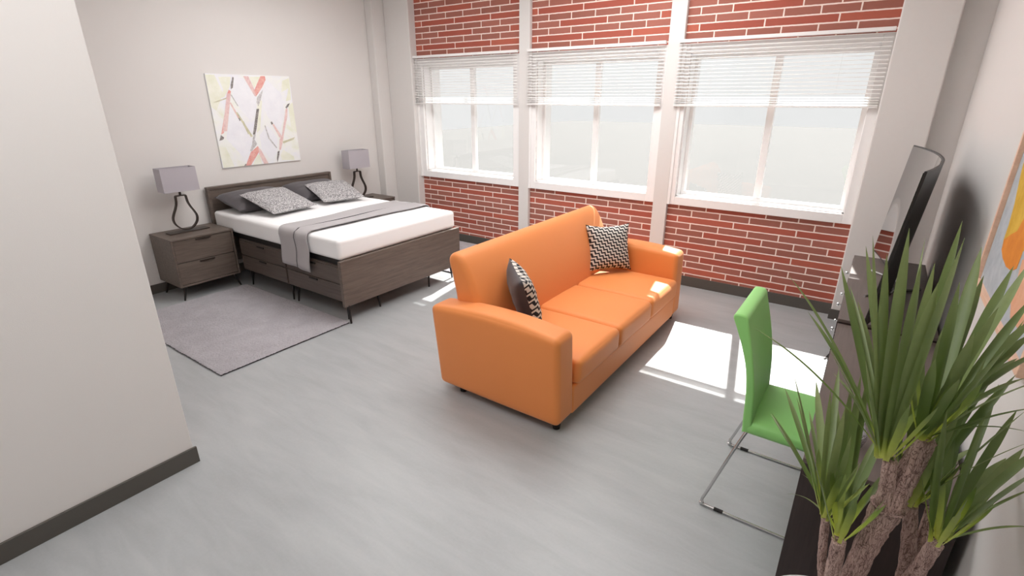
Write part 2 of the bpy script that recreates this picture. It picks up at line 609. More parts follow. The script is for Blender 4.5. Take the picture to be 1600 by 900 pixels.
def basis(o, origin, xdir, ydir):
    x = Vector(xdir).normalized(); z = x.cross(Vector(ydir)).normalized(); y = z.cross(x)
    m = Matrix((x, y, z)).transposed().to_4x4(); m.translation = Vector(origin)
    o.matrix_world = m
    return o
def drop(o, z):
    """let a cushion rest with its lowest vertex on height z"""
    m = o.matrix_world
    o_min = min((m @ v.co).z for v in o.data.vertices)
    m = m.copy(); m.translation.z += z - o_min
    o.matrix_world = m

# ================================================================== SETTING
XL, XR, YB, YF, ZC = -6.16, 0.49, 5.58, -2.5, 3.5
PX, PY = -2.92, 0.934                     # face and end of the partition
struct(boxo('floor', (XL - .2, XR + .2, YF - .2, 5.9, -0.1, 0), M['floor'], bev=0), 'polished grey concrete floor')
struct(boxo('ceiling', (XL - .2, XR + .2, YF - .2, 5.9, ZC, ZC + .1), M['ceil'], bev=0), 'white ceiling')
struct(boxo('wall_left', (XL - .2, XL, PY, 5.9, 0, ZC), M['wall'], bev=0), 'pale wall behind the bed')
struct(boxo('wall_right', (XR, XR + .2, YF, 5.9, 0, ZC), M['wall'], bev=0), 'pale wall on the right behind the television')
struct(boxo('wall_front', (PX, XR + .2, YF - .2, YF, 0, ZC), M['wall'], bev=0), 'pale wall behind the viewer')
struct(boxo('wall_partition', (XL - .2, PX, YF - .2, PY, 0, ZC), M['wall'], bev=0.004), 'pale partition wall at the left edge')
struct(boxo('wall_recess', (0.2, XR, YB, 5.9, 0, ZC), M['pillar'], bev=0), 'narrow pale wall strip in the right corner')

BX0, BX1 = -5.545, -0.092
OPEN = [(-5.44, -3.885), (-3.555, -2.065), (-1.742, -0.172)]
OZ0, OZ1 = 0.992, 2.41
bm = bmesh.new()
box(bm, BX0, BX1, YB, 5.9, 0, OZ0)
box(bm, BX0, BX1, YB, 5.9, OZ1, ZC)
xs = [BX0] + [v for p in OPEN for v in p] + [BX1]
for i in range(0, len(xs), 2):
    box(bm, xs[i], xs[i + 1], YB, 5.9, OZ0, OZ1)
struct(fin('wall_window', bm, M['brick']), 'red brick wall under and over the windows')

# pillars between and beside the windows
for k, (dims, lab, bv) in enumerate([
        ((-3.79, -3.637, 5.53, YB, 0, ZC), 'slim pale pillar between the left and middle windows', .004),
        ((-1.972, -1.815, 5.53, YB, 0, ZC), 'slim pale pillar between the middle and right windows', .004),
        ((-6.02, BX0, 5.46, 5.9, 0, ZC), 'wide pale pillar left of the windows', .012),
        ((XL, -6.02, 5.25, 5.9, 0, ZC), 'shallow pale column in the left corner', .012),
        ((BX1, 0.288, 5.46, 5.9, 0, ZC), 'wide pale pillar right of the windows', .012)]):
    struct(boxo('trim_%d' % (k + 1), dims, M['pillar'], bev=bv, seg=3), lab)

BB = M['baseb']
struct(boxo('baseboard_left', (XL, XL + .014, PY, 5.25, 0, .10), BB, bev=.002))
bm = bmesh.new()
for a, b in ((BX0, -3.79), (-3.637, -1.972), (-1.815, BX1)):
    box(bm, a, b, YB - .013, YB, 0, .112, bev=.002)
box(bm, -3.803, -3.624, 5.517, 5.53, 0, .112, bev=.002)
box(bm, -1.985, -1.802, 5.517, 5.53, 0, .112, bev=.002)
box(bm, -6.02, BX0 + .012, 5.447, 5.46, 0, .10, bev=.002)
box(bm, BX1 - .012, .30, 5.447, 5.46, 0, .10, bev=.002)
struct(fin('baseboard_window', bm, BB))
struct(boxo('baseboard_partition', (PX, PX + .014, YF, PY + .014, 0, .103), BB, bev=.002))
struct(boxo('baseboard_right', (XR - .014, XR, YF, YB, 0, .10), BB, bev=.002))

struct(boxo('ground_outside', (-60, 60, 6.0, 110, -3.2, -3.0), M['outside'], bev=0), 'pale bare ground beyond the windows')

# windows
MULL = [-4.66, -2.81, -0.952]
CAS = [(-5.545, -3.79), (-3.637, -1.972), (-1.815, -0.092)]
YG = 5.72
for i, ((x0, x1), (c0, c1), mx) in enumerate(zip(OPEN, CAS, MULL)):
    w = thing('window_%d' % (i + 1), ['white framed window nearest the bed', 'white framed window behind the sofa', 'white framed window at the right, the widest'][i], 'window', ((x0 + x1) / 2, YB, OZ0))
    w['kind'] = 'structure'
    o_ = Vector(w.location)
    def L(d): return (d[0] - o_.x, d[1] - o_.x, d[2] - o_.y, d[3] - o_.y, d[4] - o_.z, d[5] - o_.z)
    bm = bmesh.new()
    for d in ((c0, x0, 5.545, YB, .905, 2.50), (x1, c1, 5.545, YB, .905, 2.50), (x0, x1, 5.545, YB, .905, OZ0), (x0, x1, 5.545, YB, OZ1, 2.50)):
        box(bm, *L(d), bev=.004)
    for d in ((c0, c0 + .03, 5.53, 5.545, .905, 2.50),):
        box(bm, *L(d), bev=.003)
    fin('casing', bm, M['trim'], w)
    bm = bmesh.new()
    t = .012
    for d in ((x0, x0 + t, YB, 5.9, OZ0, OZ1), (x1 - t, x1, YB, 5.9, OZ0, OZ1), (x0, x1, YB, 5.9, OZ0, OZ0 + t), (x0, x1, YB, 5.9, OZ1 - t, OZ1)):
        box(bm, *L(d))
    fin('reveal', bm, M['trim'], w)
    bm = bmesh.new()
    s = .034
    for d in ((x0 + t, x0 + t + s, YG - .02, YG + .025, OZ0 + t, OZ1 - t), (x1 - t - s, x1 - t, YG - .02, YG + .025, OZ0 + t, OZ1 - t),
              (x0 + t + s, x1 - t - s, YG - .02, YG + .025, OZ0 + t, OZ0 + t + s), (x0 + t + s, x1 - t - s, YG - .02, YG + .025, OZ1 - t - s, OZ1 - t)):
        box(bm, *L(d), bev=.003)
    fin('sash', bm, M['trim'], w)
    boxo('mullion', L((mx - .032, mx + .032, YG - .03, YG + .03, OZ0 + t + s, OZ1 - t - s)), M['trim'], w, bev=.004)
    for a, b in ((x0 + t + s, mx - .032), (mx + .032, x1 - t - s)):
        boxo('pane', L((a, b, YG - .002, YG + .002, OZ0 + t + s, OZ1 - t - s)), M['glass'], w, bev=0)

# light panels added out of view above the frame to brighten the room
for k, (x, y) in enumerate(((-4.3, 3.4), (-2.0, 4.0), (-1.5, 0.5))):
    t = thing('added_light_panel', ['added flat light panel above the bed', 'added flat light panel above the sofa', 'added flat light panel above the open floor'][k], 'ceiling lamp', (x, y, ZC), 0, 'added light panels')
    q_ = (.74, .92, .77)[k]
    boxo('panel_housing', (-q_, q_, -q_, q_, -.05, 0), M['trim'], t)
    bm = bmesh.new(); box(bm, -q_ + .03, q_ - .03, -q_ + .03, q_ - .03, -.056, -.05)
    fin('panel_emitter', bm, M['added_emit'], t)

# blinds, drawn half up
BL = [(-5.56, -3.80), (-3.655, -1.985), (-1.85, -0.10)]
for i, (x0, x1) in enumerate(BL):
    cx = (x0 + x1) / 2; h = (x1 - x0) / 2
    t = thing('venetian_blind', ['white slatted blind on the window nearest the bed', 'white slatted blind on the middle window behind the sofa', 'white slatted blind on the window nearest the television'][i], 'blind', (cx, 5.512, 1.92), 0, 'white venetian blinds')
    boxo('headrail', (-h, h, -.022, .022, .586, .616), M['slat'], t, bev=.003)
    bm = bmesh.new()
    z = .575
    k = 0
    while z > .012:
        a = .0125
        vs = []
        for sx in (-h + .006, h - .006):
            for (yy, zz) in ((-a, -.0045), (0, .0012), (a, .0024), (a, .0016), (0, .0004), (-a, -.0053)):
                vs.append(bm.verts.new((sx, yy, z + zz)))
        for q in range(6):
            r = (q + 1) % 6
            bm.faces.new((vs[q], vs[r], vs[6 + r], vs[6 + q]))
        bm.faces.new(vs[:6]); bm.faces.new(vs[6:][::-1])
        z -= .033 if z > .09 else .020
        k += 1
    fin('slats', bm, M['slat'], t)
    boxo('bottom_rail', (-h + .004, h - .004, -.013, .013, -.004, .010), M['slat'], t, bev=.002)
    for xx in (-h * .62, h * .62, 0):
        bm = bmesh.new(); tube(bm, [(xx, -.0135, .59), (xx, -.0135, .0)], .0008, 6)
        fin('ladder_cord', bm, M['slat'], t)

# ================================================================== BED
def settle(root):
    for ch in root.children:
        ch.location = Vector(ch.location) - Vector(root.location)
def taper_leg(bm, top, foot, r0=.014, r1=.008, seg=10):
    tube(bm, [top, foot], [r0, r1], seg)

bed = thing('platform_bed', 'dark brown wooden double bed with drawers under a white mattress', 'bed', (-4.9, 3.515, 0))
Y0, Y1 = 2.70, 4.33
bm = bmesh.new()
box(bm, -6.13, -6.085, Y0 + .01, Y1 + .01, .17, 1.058, bev=.004)
for a, b in ((Y0 + .01, Y0 + .04), (Y1 - .02, Y1 + .01)):
    box(bm, -6.085, -6.07, a, b, .17, 1.058, bev=.002)
box(bm, -6.085, -6.07, Y0 + .04, Y1 - .02, 1.03, 1.058, bev=.002)
fin('headboard', bm, M['woody'], bed)
bm = bmesh.new(); box(bm, -3.826, -3.786, Y0 - .012, Y1 - .005, .165, .607, bev=.003)
fin('footboard', bm, M['woody'], bed)
for ya in (Y0 + .05, Y1 - .08):
    boxo('side_rail', (-6.085, -3.826, ya, ya + .03, .545, .598), M['blackm'], bed, bev=.002)
bm = bmesh.new()
for k in range(14):
    x = -6.0 + k * .16
    box(bm, x, x + .08, Y0 + .08, Y1 - .08, .575, .596, bev=.002)
fin('slats', bm, M['woody'], bed)
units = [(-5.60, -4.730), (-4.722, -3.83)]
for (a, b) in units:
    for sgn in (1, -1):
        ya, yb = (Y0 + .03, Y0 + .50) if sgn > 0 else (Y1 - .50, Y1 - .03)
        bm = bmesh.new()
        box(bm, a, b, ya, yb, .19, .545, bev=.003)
        fin('drawer_unit', bm, M['woodx_shaded'], bed)
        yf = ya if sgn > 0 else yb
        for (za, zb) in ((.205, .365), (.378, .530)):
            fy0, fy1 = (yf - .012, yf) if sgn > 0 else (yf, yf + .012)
            d = boxo('drawer', (a + .012, b - .012, fy0, fy1, za, zb), M['woodx_shaded'], bed, bev=.002)
            hx = (a + b) / 2
            bm = bmesh.new()
            box(bm, hx - .065, hx + .065, fy0 - .010 if sgn > 0 else fy1, fy0 if sgn > 0 else fy1 + .010, zb - .022, zb - .006, bev=.002)
            fin('handle', bm, M['blackm'], d)
        for lx in (a + .05, b - .05):
            for ly, dy in ((ya + .06, -.02), (yb - .06, .02)):
                bm = bmesh.new()
                s_ = -1 if lx < (a + b) / 2 else 1
                taper_leg(bm, (lx, ly, .195), (lx + .012 * s_, ly + dy, 0))
                fin('leg', bm, M['blackm'], bed, True)
for ly in (Y0 + .02, Y1 - .04):
    bm = bmesh.new(); taper_leg(bm, (-3.80, ly + .01, .175), (-3.77, ly, 0), .015, .010)
    fin('leg', bm, M['blackm'], bed, True)
for ly in (Y0 + .04, Y1 - .04):
    bm = bmesh.new(); taper_leg(bm, (-6.105, ly, .175), (-6.105, ly, 0), .015, .012)
    fin('leg', bm, M['blackm'], bed, True)
settle(bed)

bm = bmesh.new()
softbox(bm, -6.065, -3.832, 2.722, 4.312, .598, .797, r=.038, n=24, crown=(.004, .006, .006))
mt = fin('mattress', bm, M['mattress'], None, True, sharp=60)
tag(mt, 'thick white mattress lying on the dark brown bed', 'mattress')

def bed_pillow(name, mat, w, h, t, org, xd, yd, z, label, cat, group, seed, mats=None, pinch=.05, wr=.004):
    bm = pillow_bm(w, h, t, pinch=pinch, wrinkle=wr, seed=seed, mi_back=0 if mats is None else 1)
    o = fin(name, bm, mats or mat, None, True, sharp=70)
    basis(o, org, xd, yd)
    if z is not None: drop(o, z)
    tag(o, label, cat, group)
    return o
bed_pillow('pillow', M['pillow'], .74, .52, .17, (-5.80, 3.13, .92), (0, 1, 0), (-.96, 0, .17), .795, 'plain charcoal pillow against the headboard, nearer the viewer', 'pillow', 'charcoal bed pillows', 3)
bed_pillow('pillow', M['pillow'], .74, .52, .17, (-5.80, 3.91, .92), (0, 1, 0), (-.96, 0, .17), .795, 'plain charcoal pillow against the headboard, nearer the windows', 'pillow', 'charcoal bed pillows', 5)
bed_pillow('throw_pillow', M['snake'], .57, .57, .11, (-5.42, 3.155, .925), (-.10, 1, 0), (-.95, 0, .27), None, 'grey speckled cushion on the bed, nearer the viewer', 'cushion', 'speckled cushions on the bed', 7, pinch=.03)
bed_pillow('throw_pillow', M['snake'], .53, .53, .11, (-5.42, 3.90, .925), (.20, 1, 0), (-.95, .12, .27), None, 'grey speckled cushion on the bed, nearer the windows', 'cushion', 'speckled cushions on the bed', 9, pinch=.03)

# woven throw across the mattress
def throw_blanket():
    path = []
    path += [(2.694 - .004 * math.sin(k * .8), .445 + .033 * k) for k in range(10)]
    path += [(2.698, .772), (2.71, .796), (2.735, .808)]
    path += [(2.76 + 1.50 * k / 30, .811) for k in range(31)]
    path += [(4.295, .806), (4.322, .79), (4.334, .765)] + [(4.336, .765 - .03 * k) for k in range(1, 6)]
    nx = 24
    bm = bmesh.new()
    rows = []
    for j, (y, z) in enumerate(path):
        f = (y - 2.7) / 1.62
        xa = -4.715 - .075 * f; xb = -4.255 + .012 * f
        row = []
        for i in range(nx + 1):
            u = i / nx
            x = xa + (xb - xa) * u + .008 * math.sin(j * .35)
            top = 2.75 < y < 4.30
            fold = .010 if u > .60 else 0.0
            zz = z + (fold + .004 * math.sin(u * 9 + j * .22)) * (1 if top else .2)
            yy = y
            if y < 2.72:
                yy = y - .004 * math.sin(u * 11) - fold * .6 - .008 * (1 + math.sin(u * 7 + 1)) * max(0, (.72 - z)) * 2
                if j == 0: zz = z - .02 * u
            if y > 4.32: yy = y + fold * .5
            row.append(bm.verts.new((x, yy, zz)))
        rows.append(row)
    for a, b in zip(rows, rows[1:]):
        for i in range(nx):
            bm.faces.new((a[i], a[i + 1], b[i + 1], b[i]))
    o = fin('throw_blanket', bm, M['throw'], None, True, sharp=80)
    sm = o.modifiers.new('thick', 'SOLIDIFY'); sm.thickness = .007; sm.offset = 1
    bm = bmesh.new()
    pts = []
    for j, (y, z) in enumerate(path[:-5]):
        f = (y - 2.7) / 1.62
        xa = -4.715 - .075 * f; xb = -4.255 + .012 * f
        x = xa + (xb - xa) * .605 + .008 * math.sin(j * .35)
        if y < 2.72: pts.append((x, y - .022 - .016 * max(0, .72 - z) * 1.6, z))
        elif y > 4.31: pts.append((x, y + .012, z))
        else: pts.append((x, y, z + .015))
    tube(bm, pts, .0032, 6)
    fin('piping', bm, M['pipe'], o, True)
    tag(o, 'grey throw blanket draped across the foot half of the white mattress', 'blanket')
throw_blanket()

# ================================================================== NIGHTSTANDS AND LAMPS
def nightstand(loc, label):
    t = thing('nightstand', label, 'nightstand', loc, 0, 'dark brown nightstands beside the bed')
    # local: x 0 = front face, y 0 = centre
    D, Hh, z0, z1 = .485, .315, .145, .655
    bm = bmesh.new()
    th = .02
    box(bm, -D, 0, -Hh, -Hh + th, z0, z1 - .02, bev=.003)
    box(bm, -D, 0, Hh - th, Hh, z0, z1 - .02, bev=.003)
    box(bm, -D, 0, -Hh + th, Hh - th, z0, z0 + th, bev=.002)
    box(bm, -D, -D + .01, -Hh + th, Hh - th, z0 + th, z1 - .02)
    fin('body', bm, M['woody'], t)
    boxo('top', (-D, .002, -Hh - .002, Hh + .002, z1 - .02, z1), M['woody'], t, bev=.004)
    for za, zb in ((z0 + th + .004, .396), (.402, z1 - .024)):
        d = boxo('drawer', (-D + .03, -.008, -Hh + th + .003, Hh - th - .003, za, zb), M['woody'], t, bev=.0025)
        boxo('handle', (-.010, .006, -.075, .075, zb - .020, zb - .004), M['bronze'], d, bev=.002)
    for sx, sy in ((0, -1), (0, 1), (1, -1), (1, 1)):
        bm = bmesh.new()
        xx = -.05 if sx == 0 else -D + .06
        dx = .035 if sx == 0 else -.02
        taper_leg(bm, (xx, sy * (Hh - .06), z0 + .002), (xx + dx, sy * (Hh - .015), 0), .014, .009)
        fin('leg', bm, M['blackm'], t, True)
    return t
ns = nightstand((-5.65, 2.385, 0), 'dark brown two-drawer nightstand left of the bed')
dup(ns, (-5.65, 4.755, 0), 'dark brown nightstand between the bed and the window pillar')

def table_lamp(loc, label):
    t = thing('table_lamp', label, 'table lamp', loc, 0, 'bedside lamps with grey rectangular shades')
    bm = bmesh.new(); box(bm, -.055, .055, -.20, .20, 0, .012, bev=.002)
    fin('base', bm, M['bronze'], t)
    half = [(.0, .026), (.045, .033), (.085, .062), (.113, .105), (.118, .155), (.100, .205), (.075, .255), (.056, .31), (.050, .375)]
    loop = smooth_path([(0, y, z) for y, z in half], 6)
    full = loop + [Vector((0, .046, .382)), Vector((0, 0, .384)), Vector((0, -.046, .382))] + [Vector((0, -p.y, p.z)) for p in loop[::-1]][:-1]
    bm = bmesh.new(); n = len(full); rings = []
    for i, p in enumerate(full):
        tn = (full[(i + 1) % n] - full[i - 1]).normalized()
        nn = Vector((0, -tn.z, tn.y))
        rings.append([bm.verts.new(p + Vector((sx * .019, 0, 0)) + nn * s * .0055) for sx, s in ((-1, -1), (1, -1), (1, 1), (-1, 1))])
    for i in range(n):
        a, b = rings[i], rings[(i + 1) % n]
        for k in range(4):
            bm.faces.new((a[k], a[(k + 1) % 4], b[(k + 1) % 4], b[k]))
    fin('stem_loop', bm, M['bronze'], t, True, sharp=50)
    bm = bmesh.new(); tube(bm, [(0, 0, .386), (0, 0, .45)], .012, 14)
    tube(bm, [(0, 0, .45), (0, 0, .64)], .004, 8)
    tube(bm, [(0, -.16, .635), (0, .16, .635)], .0025, 6)
    fin('socket', bm, M['bronze'], t, True)
    bm = bmesh.new()
    ax, ay, z0, z1, th = .075, .170, .432, .672, .0025
    o = [(-ax, -ay), (ax, -ay), (ax, ay), (-ax, ay)]
    def ring(s, z, k=1.0): return [bm.verts.new(((x - math.copysign(s, x)) * k, (y - math.copysign(s, y)) * k, z)) for x, y in o]
    A, Bq, A2, B2 = ring(0, z0, 1.012), ring(0, z1), ring(th, z0, 1.012), ring(th, z1)
    for k in range(4):
        j = (k + 1) % 4
        bm.faces.new((A[k], A[j], Bq[j], Bq[k])); bm.faces.new((A2[j], A2[k], B2[k], B2[j]))
        bm.faces.new((Bq[k], Bq[j], B2[j], B2[k])); bm.faces.new((A[j], A[k], A2[k], A2[j]))
    fin('lamp_shade', bm, M['shade'], t)
    bm = bmesh.new(); lathe(bm, [(0, .46), (.02, .47), (.03, .50), (.028, .53), (.012, .56), (0, .565)], 16)
    fin('bulb', bm, M['pot'], t, True)
    return t
lp = table_lamp((-5.925, 2.37, .655), 'grey-shaded table lamp on the nightstand left of the bed')
dup(lp, (-5.925, 4.665, .655), 'grey-shaded table lamp on the nightstand beside the window pillar')

# ================================================================== RUGS
def rug(x0, x1, y0, y1, label, seed):
    t = thing('rug', label, 'rug', ((x0 + x1) / 2, (y0 + y1) / 2, 0), 0, 'shaggy grey bedside rugs')
    hx, hy = (x1 - x0) / 2, (y1 - y0) / 2
    boxo('backing', (-hx + .004, hx - .004, -hy + .004, hy - .004, 0.0005, .013), M['pipe'], t, bev=.002)
    rng = random.Random(seed)
    bm = bmesh.new(); nx, ny = 180, 120
    g = []
    for i in range(nx + 1):
        col = []
        for j in range(ny + 1):
            x = -hx + 2 * hx * i / nx; y = -hy + 2 * hy * j / ny
            e = min(i, nx - i, j, ny - j)
            z = .0185 + rng.uniform(-.0028, .0028) if e > 0 else .0135
            if e == 0:
                x += rng.uniform(-.004, .004); y += rng.uniform(-.004, .004)
            col.append(bm.verts.new((x, y, z)))
        g.append(col)
    for i in range(nx):
        for j in range(ny):
            bm.faces.new((g[i][j], g[i + 1][j], g[i + 1][j + 1], g[i][j + 1]))
    fin('pile', bm, M['rug'], t, False)
rug(-5.60, -3.785, 1.51, 2.715, 'shaggy light grey rug lying before the bed', 2)
rug(-5.60, -3.97, 4.37, 5.52, 'shaggy light grey rug between the bed and the brick wall', 4)

# ================================================================== PAINTING OVER THE BED
def poly_layer(bm, pts, mi, off, mapf):
    # smooth outline a little, then fill as one n-gon
    vs = [bm.verts.new(mapf(u, v, off)) for u, v in pts]
    f = bm.faces.new(vs); f.material_index = mi
ART = {
    'dark1': [(0.297, 0.975), (0.311, 0.968), (0.28, 0.861), (0.254, 0.843), (0.259, 0.887)],
    'pinkL': [(0.228, 0.84), (0.251, 0.824), (0.234, 0.773), (0.213, 0.706), (0.084, 0.381), (0.053, 0.368), (0.114, 0.531), (0.177, 0.706), (0.197, 0.787)],
    'dark2': [(0.048, 0.362), (0.079, 0.332), (0.064, 0.312), (0.019, 0.301)],
    'olive1': [(0.03, 0.707), (0.187, 0.757), (0.189, 0.744), (0.072, 0.709)],
    'pink2': [(0.212, 0.699), (0.228, 0.706), (0.293, 0.546), (0.279, 0.529)],
    'dark3': [(0.281, 0.537), (0.3, 0.546), (0.313, 0.518), (0.289, 0.502)],
    'grey1': [(0.232, 0.8), (0.251, 0.787), (0.308, 0.664), (0.294, 0.667)],
    'olive2': [(0.313, 0.497), (0.337, 0.503), (0.381, 0.366), (0.363, 0.352)],
    'pinkT1': [(0.421, 0.985), (0.482, 0.987), (0.532, 0.844), (0.541, 0.767), (0.519, 0.774)],
    'redT': [(0.629, 0.991), (0.685, 0.993), (0.686, 0.951), (0.632, 0.873), (0.542, 0.774), (0.522, 0.83)],
    'grey2': [(0.548, 0.76), (0.635, 0.845), (0.593, 0.746), (0.545, 0.661), (0.53, 0.704)],
    'dark4': [(0.517, 0.633), (0.548, 0.633), (0.474, 0.405), (0.448, 0.348), (0.42, 0.349)],
    'grey3': [(0.425, 0.349), (0.456, 0.347), (0.43, 0.29), (0.452, 0.237), (0.365, 0.155), (0.351, 0.164), (0.388, 0.234)],
    'redB': [(0.356, 0.149), (0.456, 0.215), (0.479, 0.169), (0.418, 0.099), (0.334, -0.01), (0.269, -0.003)],
    'pinkB': [(0.461, 0.2), (0.487, 0.168), (0.556, -0.001), (0.497, -0.002), (0.455, 0.126)],
    'dark5': [(0.249, -0.004), (0.27, 0.026), (0.284, 0.015), (0.264, -0.006)],
    'dark6': [(0.666, 0.477), (0.684, 0.487), (0.697, 0.461), (0.674, 0.447)],
    'pink3': [(0.682, 0.455), (0.704, 0.454), (0.775, 0.33), (0.779, 0.3), (0.752, 0.294)],
    'pink4': [(0.892, 0.627), (0.917, 0.634), (0.898, 0.537), (0.821, 0.343), (0.785, 0.238), (0.744, 0.149), (0.723, 0.15), (0.748, 0.271), (0.792, 0.329)],
    'dark7': [(0.889, 0.642), (0.922, 0.679), (0.959, 0.693), (0.935, 0.656), (0.905, 0.63)],
    'dark8': [(0.697, 0.129), (0.726, 0.142), (0.713, 0.089), (0.675, -0.0), (0.674, 0.046)],
    'olive3': [(0.787, 0.246), (0.962, 0.289), (0.939, 0.26), (0.791, 0.222)],
    'yel1': [(0.138, 0.97), (0.28, 0.974), (0.245, 0.867), (0.166, 0.76), (0.121, 0.746), (0.168, 0.84)],
    'yel2': [(-0.002, 0.233), (0.076, 0.227), (0.103, 0.14), (0.137, 0.007), (0.009, -0.002), (-0.005, 0.149)],
    'yel3': [(0.778, 0.146), (0.906, 0.057), (0.916, 0.009), (0.74, 0.025), (0.733, 0.088)],
    'yel4': [(0.899, 0.949), (0.999, 0.98), (0.983, 0.73), (0.911, 0.716), (0.97, 0.863), (0.868, 0.818)],
    'yel5': [(0.488, 0.98), (0.628, 0.984), (0.534, 0.858)],
    'yel6': [(0.418, 0.099), (0.463, 0.125), (0.473, 0.001), (0.36, 0.003)],
    'lil1': [(0.30, 0.94), (0.41, 0.97), (0.54, 0.76), (0.50, 0.56), (0.42, 0.50), (0.33, 0.62), (0.26, 0.78)],
    'lil2': [(0.21, 0.66), (0.30, 0.50), (0.40, 0.34), (0.36, 0.18), (0.26, 0.10), (0.10, 0.32)],
    'lil3': [(0.66, 0.88), (0.72, 0.94), (0.86, 0.80), (0.87, 0.56), (0.78, 0.38), (0.64, 0.54), (0.60, 0.70)],
    'lil4': [(0.62, 0.44), (0.72, 0.30), (0.70, 0.12), (0.60, 0.04), (0.50, 0.18), (0.50, 0.34)],
    'yel7': [(0.0, 0.99), (0.10, 0.99), (0.16, 0.80), (0.05, 0.62), (0.0, 0.66)],
    'yel8': [(0.93, 0.66), (1.0, 0.70), (1.0, 0.34), (0.93, 0.40)],
    'yel9': [(0.55, 0.74), (0.60, 0.72), (0.52, 0.40), (0.47, 0.36)],
    'pinkW': [(0.20, 0.80), (0.245, 0.80), (0.125, 0.40), (0.075, 0.40)],
    'oliveW': [(0.262, 0.60), (0.282, 0.60), (0.415, 0.33), (0.392, 0.32)],
    'greyW': [(0.58, 0.44), (0.592, 0.45), (0.62, 0.30), (0.70, 0.18), (0.69, 0.17), (0.605, 0.29)],
}

def canvas():
    W_, H_ = 1.0, 1.005
    bm = bmesh.new()
    box(bm, 0, .018, -W_ / 2, W_ / 2, 0, H_, bev=.0015)
    mp = lambda u, v, o: (.0182 + o, -W_ / 2 + min(max(u, .002), .998) * W_, min(max(v, .002), .998) * H_)
    mats = [M['canvas'], mat_paint('charcoal_paint', rgb(92, 86, 84), rgb(168, 162, 160), 60),
            mat_paint('coral_paint', rgb(228, 150, 142), rgb(238, 190, 180), 26),
            mat_paint('dusty_pink_paint', rgb(226, 188, 188), rgb(240, 216, 210), 30),
            mat_paint('olive_paint', rgb(196, 192, 164), rgb(218, 214, 186), 30),
            mat_paint('pale_yellow_wash', rgb(232, 233, 212), rgb(242, 242, 230), 5),
            mat_paint('grey_paint', rgb(176, 172, 172), rgb(222, 220, 220), 70),
            mat_paint('lilac_white_wash', rgb(236, 236, 242), rgb(243, 243, 247), 6)]
    kind = {'dark': 1, 'red': 2, 'pink': 3, 'olive': 4, 'yel': 5, 'grey': 6, 'lil': 7}
    items = sorted(ART.items(), key=lambda kv: 0 if kv[0][:3] in ('yel', 'lil') else 1)
    for i, (k, pts) in enumerate(items):
        mi = next(v for q, v in kind.items() if k.startswith(q))
        if k in ('pinkL', 'pink2'): mi = 2 if k == 'pinkL' else 3
        poly_layer(bm, pts, mi, .0003 + .00006 * i, mp)
    me = bpy.data.meshes.new('canvas_print'); bm.normal_update(); bm.to_mesh(me); bm.free()
    o = link('canvas_print', me, mats, None, (XL + .001, 3.462, 1.24))
    tag(o, 'square unframed canvas of pink, grey and white angled strokes above the bed', 'painting')
canvas()

# ================================================================== SOFA
sofa = thing('sofa', 'orange three-seat sofa with rounded arms facing the television', 'sofa', (-1.75, 3.505, 0))
OR = M['orange']
def arm(sgn):
    ya, yb = (2.345, 2.555) if sgn < 0 else (4.455, 4.665)
    bm = bmesh.new()
    def warp(q):
        z = q.z
        u = (q.x + 1.80) / .48                      # -1 rear .. 1 front
        if z > .4:
            q.z += .030 * (1 - u * u) * (z - .4) / .28 + (.004 * u)
        k = z / .68
        q.x += (-.052 * k if u < 0 else -.016 * k) * min(1, abs(u))
        q.y += sgn * .018 * k
        return q
    softbox(bm, -2.285, -1.300, ya, yb,   .062, .665, r=.040, n=14, crown=(.004, .010, .014), warp=warp)
    o = fin('arm', bm, OR, sofa, True, sharp=70)
arm(-1); arm(1)
# backrest
prof = [(-2.17, .065), (-2.195, .35), (-2.225, .66), (-2.262, .84), (-2.288, .945), (-2.275, .99), (-2.235, 1.012), (-2.185, 1.0),
        (-2.145, .96), (-2.105, .89), (-2.06, .79), (-2.02, .68), (-1.99, .56), (-1.975, .42), (-1.97, .25), (-1.97, .065)]
pp = [(p.x, p.z) for p in smooth_path([(x, 0, z) for x, z in prof], 4)]
bm = bmesh.new()
prism_y(bm, pp, 2.475, 4.535, bev=.045, seg=6, ny=20)
fin('backrest', bm, OR, sofa, True, sharp=75)
bm = bmesh.new()
softbox(bm, -2.10, -1.302, 2.53, 4.48, .064, .272, r=.02, n=10)
fin('base', bm, OR, sofa, True, sharp=60)
for k in range(3):
    a = 2.556 + .6333 * k
    bm = bmesh.new()
    softbox(bm, -2.03, -1.278, a, a + .632, .268, .445, r=.042, n=14, crown=(.006, .000, .022))
    fin('seat_cushion', bm, OR, sofa, True, sharp=75)
for x, y in ((-2.14, 2.43), (-1.36, 2.43), (-2.14, 4.58), (-1.36, 4.58)):
    bm = bmesh.new()
    tube(bm, [(x, y, .066), (x, y, 0)], [.032, .024], 16)
    fin('foot', bm, M['blackm'], sofa, True)
settle(sofa)

def sofa_cushion(org, xd, yd, z, label, seed):
    bm = pillow_bm(.44, .44, .165, n=20, pinch=.13, wrinkle=.003, seed=seed, mi_back=1)
    o = fin('throw_pillow', bm, [M['zig'], M['blackf']], None, True, sharp=75)
    basis(o, org, xd, yd); drop(o, z)
    tag(o, label, 'cushion', 'zigzag cushions on the sofa')
sofa_cushion((-1.905, 4.275, .70), (.63, .74, -0.02), (-.22, .20, .95), .474, 'black and cream zigzag cushion at the window end of the sofa', 1)
sofa_cushion((-1.86, 2.79, .70), (-.72, .69, 0.06), (-.18, -.22, .94), .462, 'black and cream zigzag cushion at the near end of the sofa, black back showing', 2)

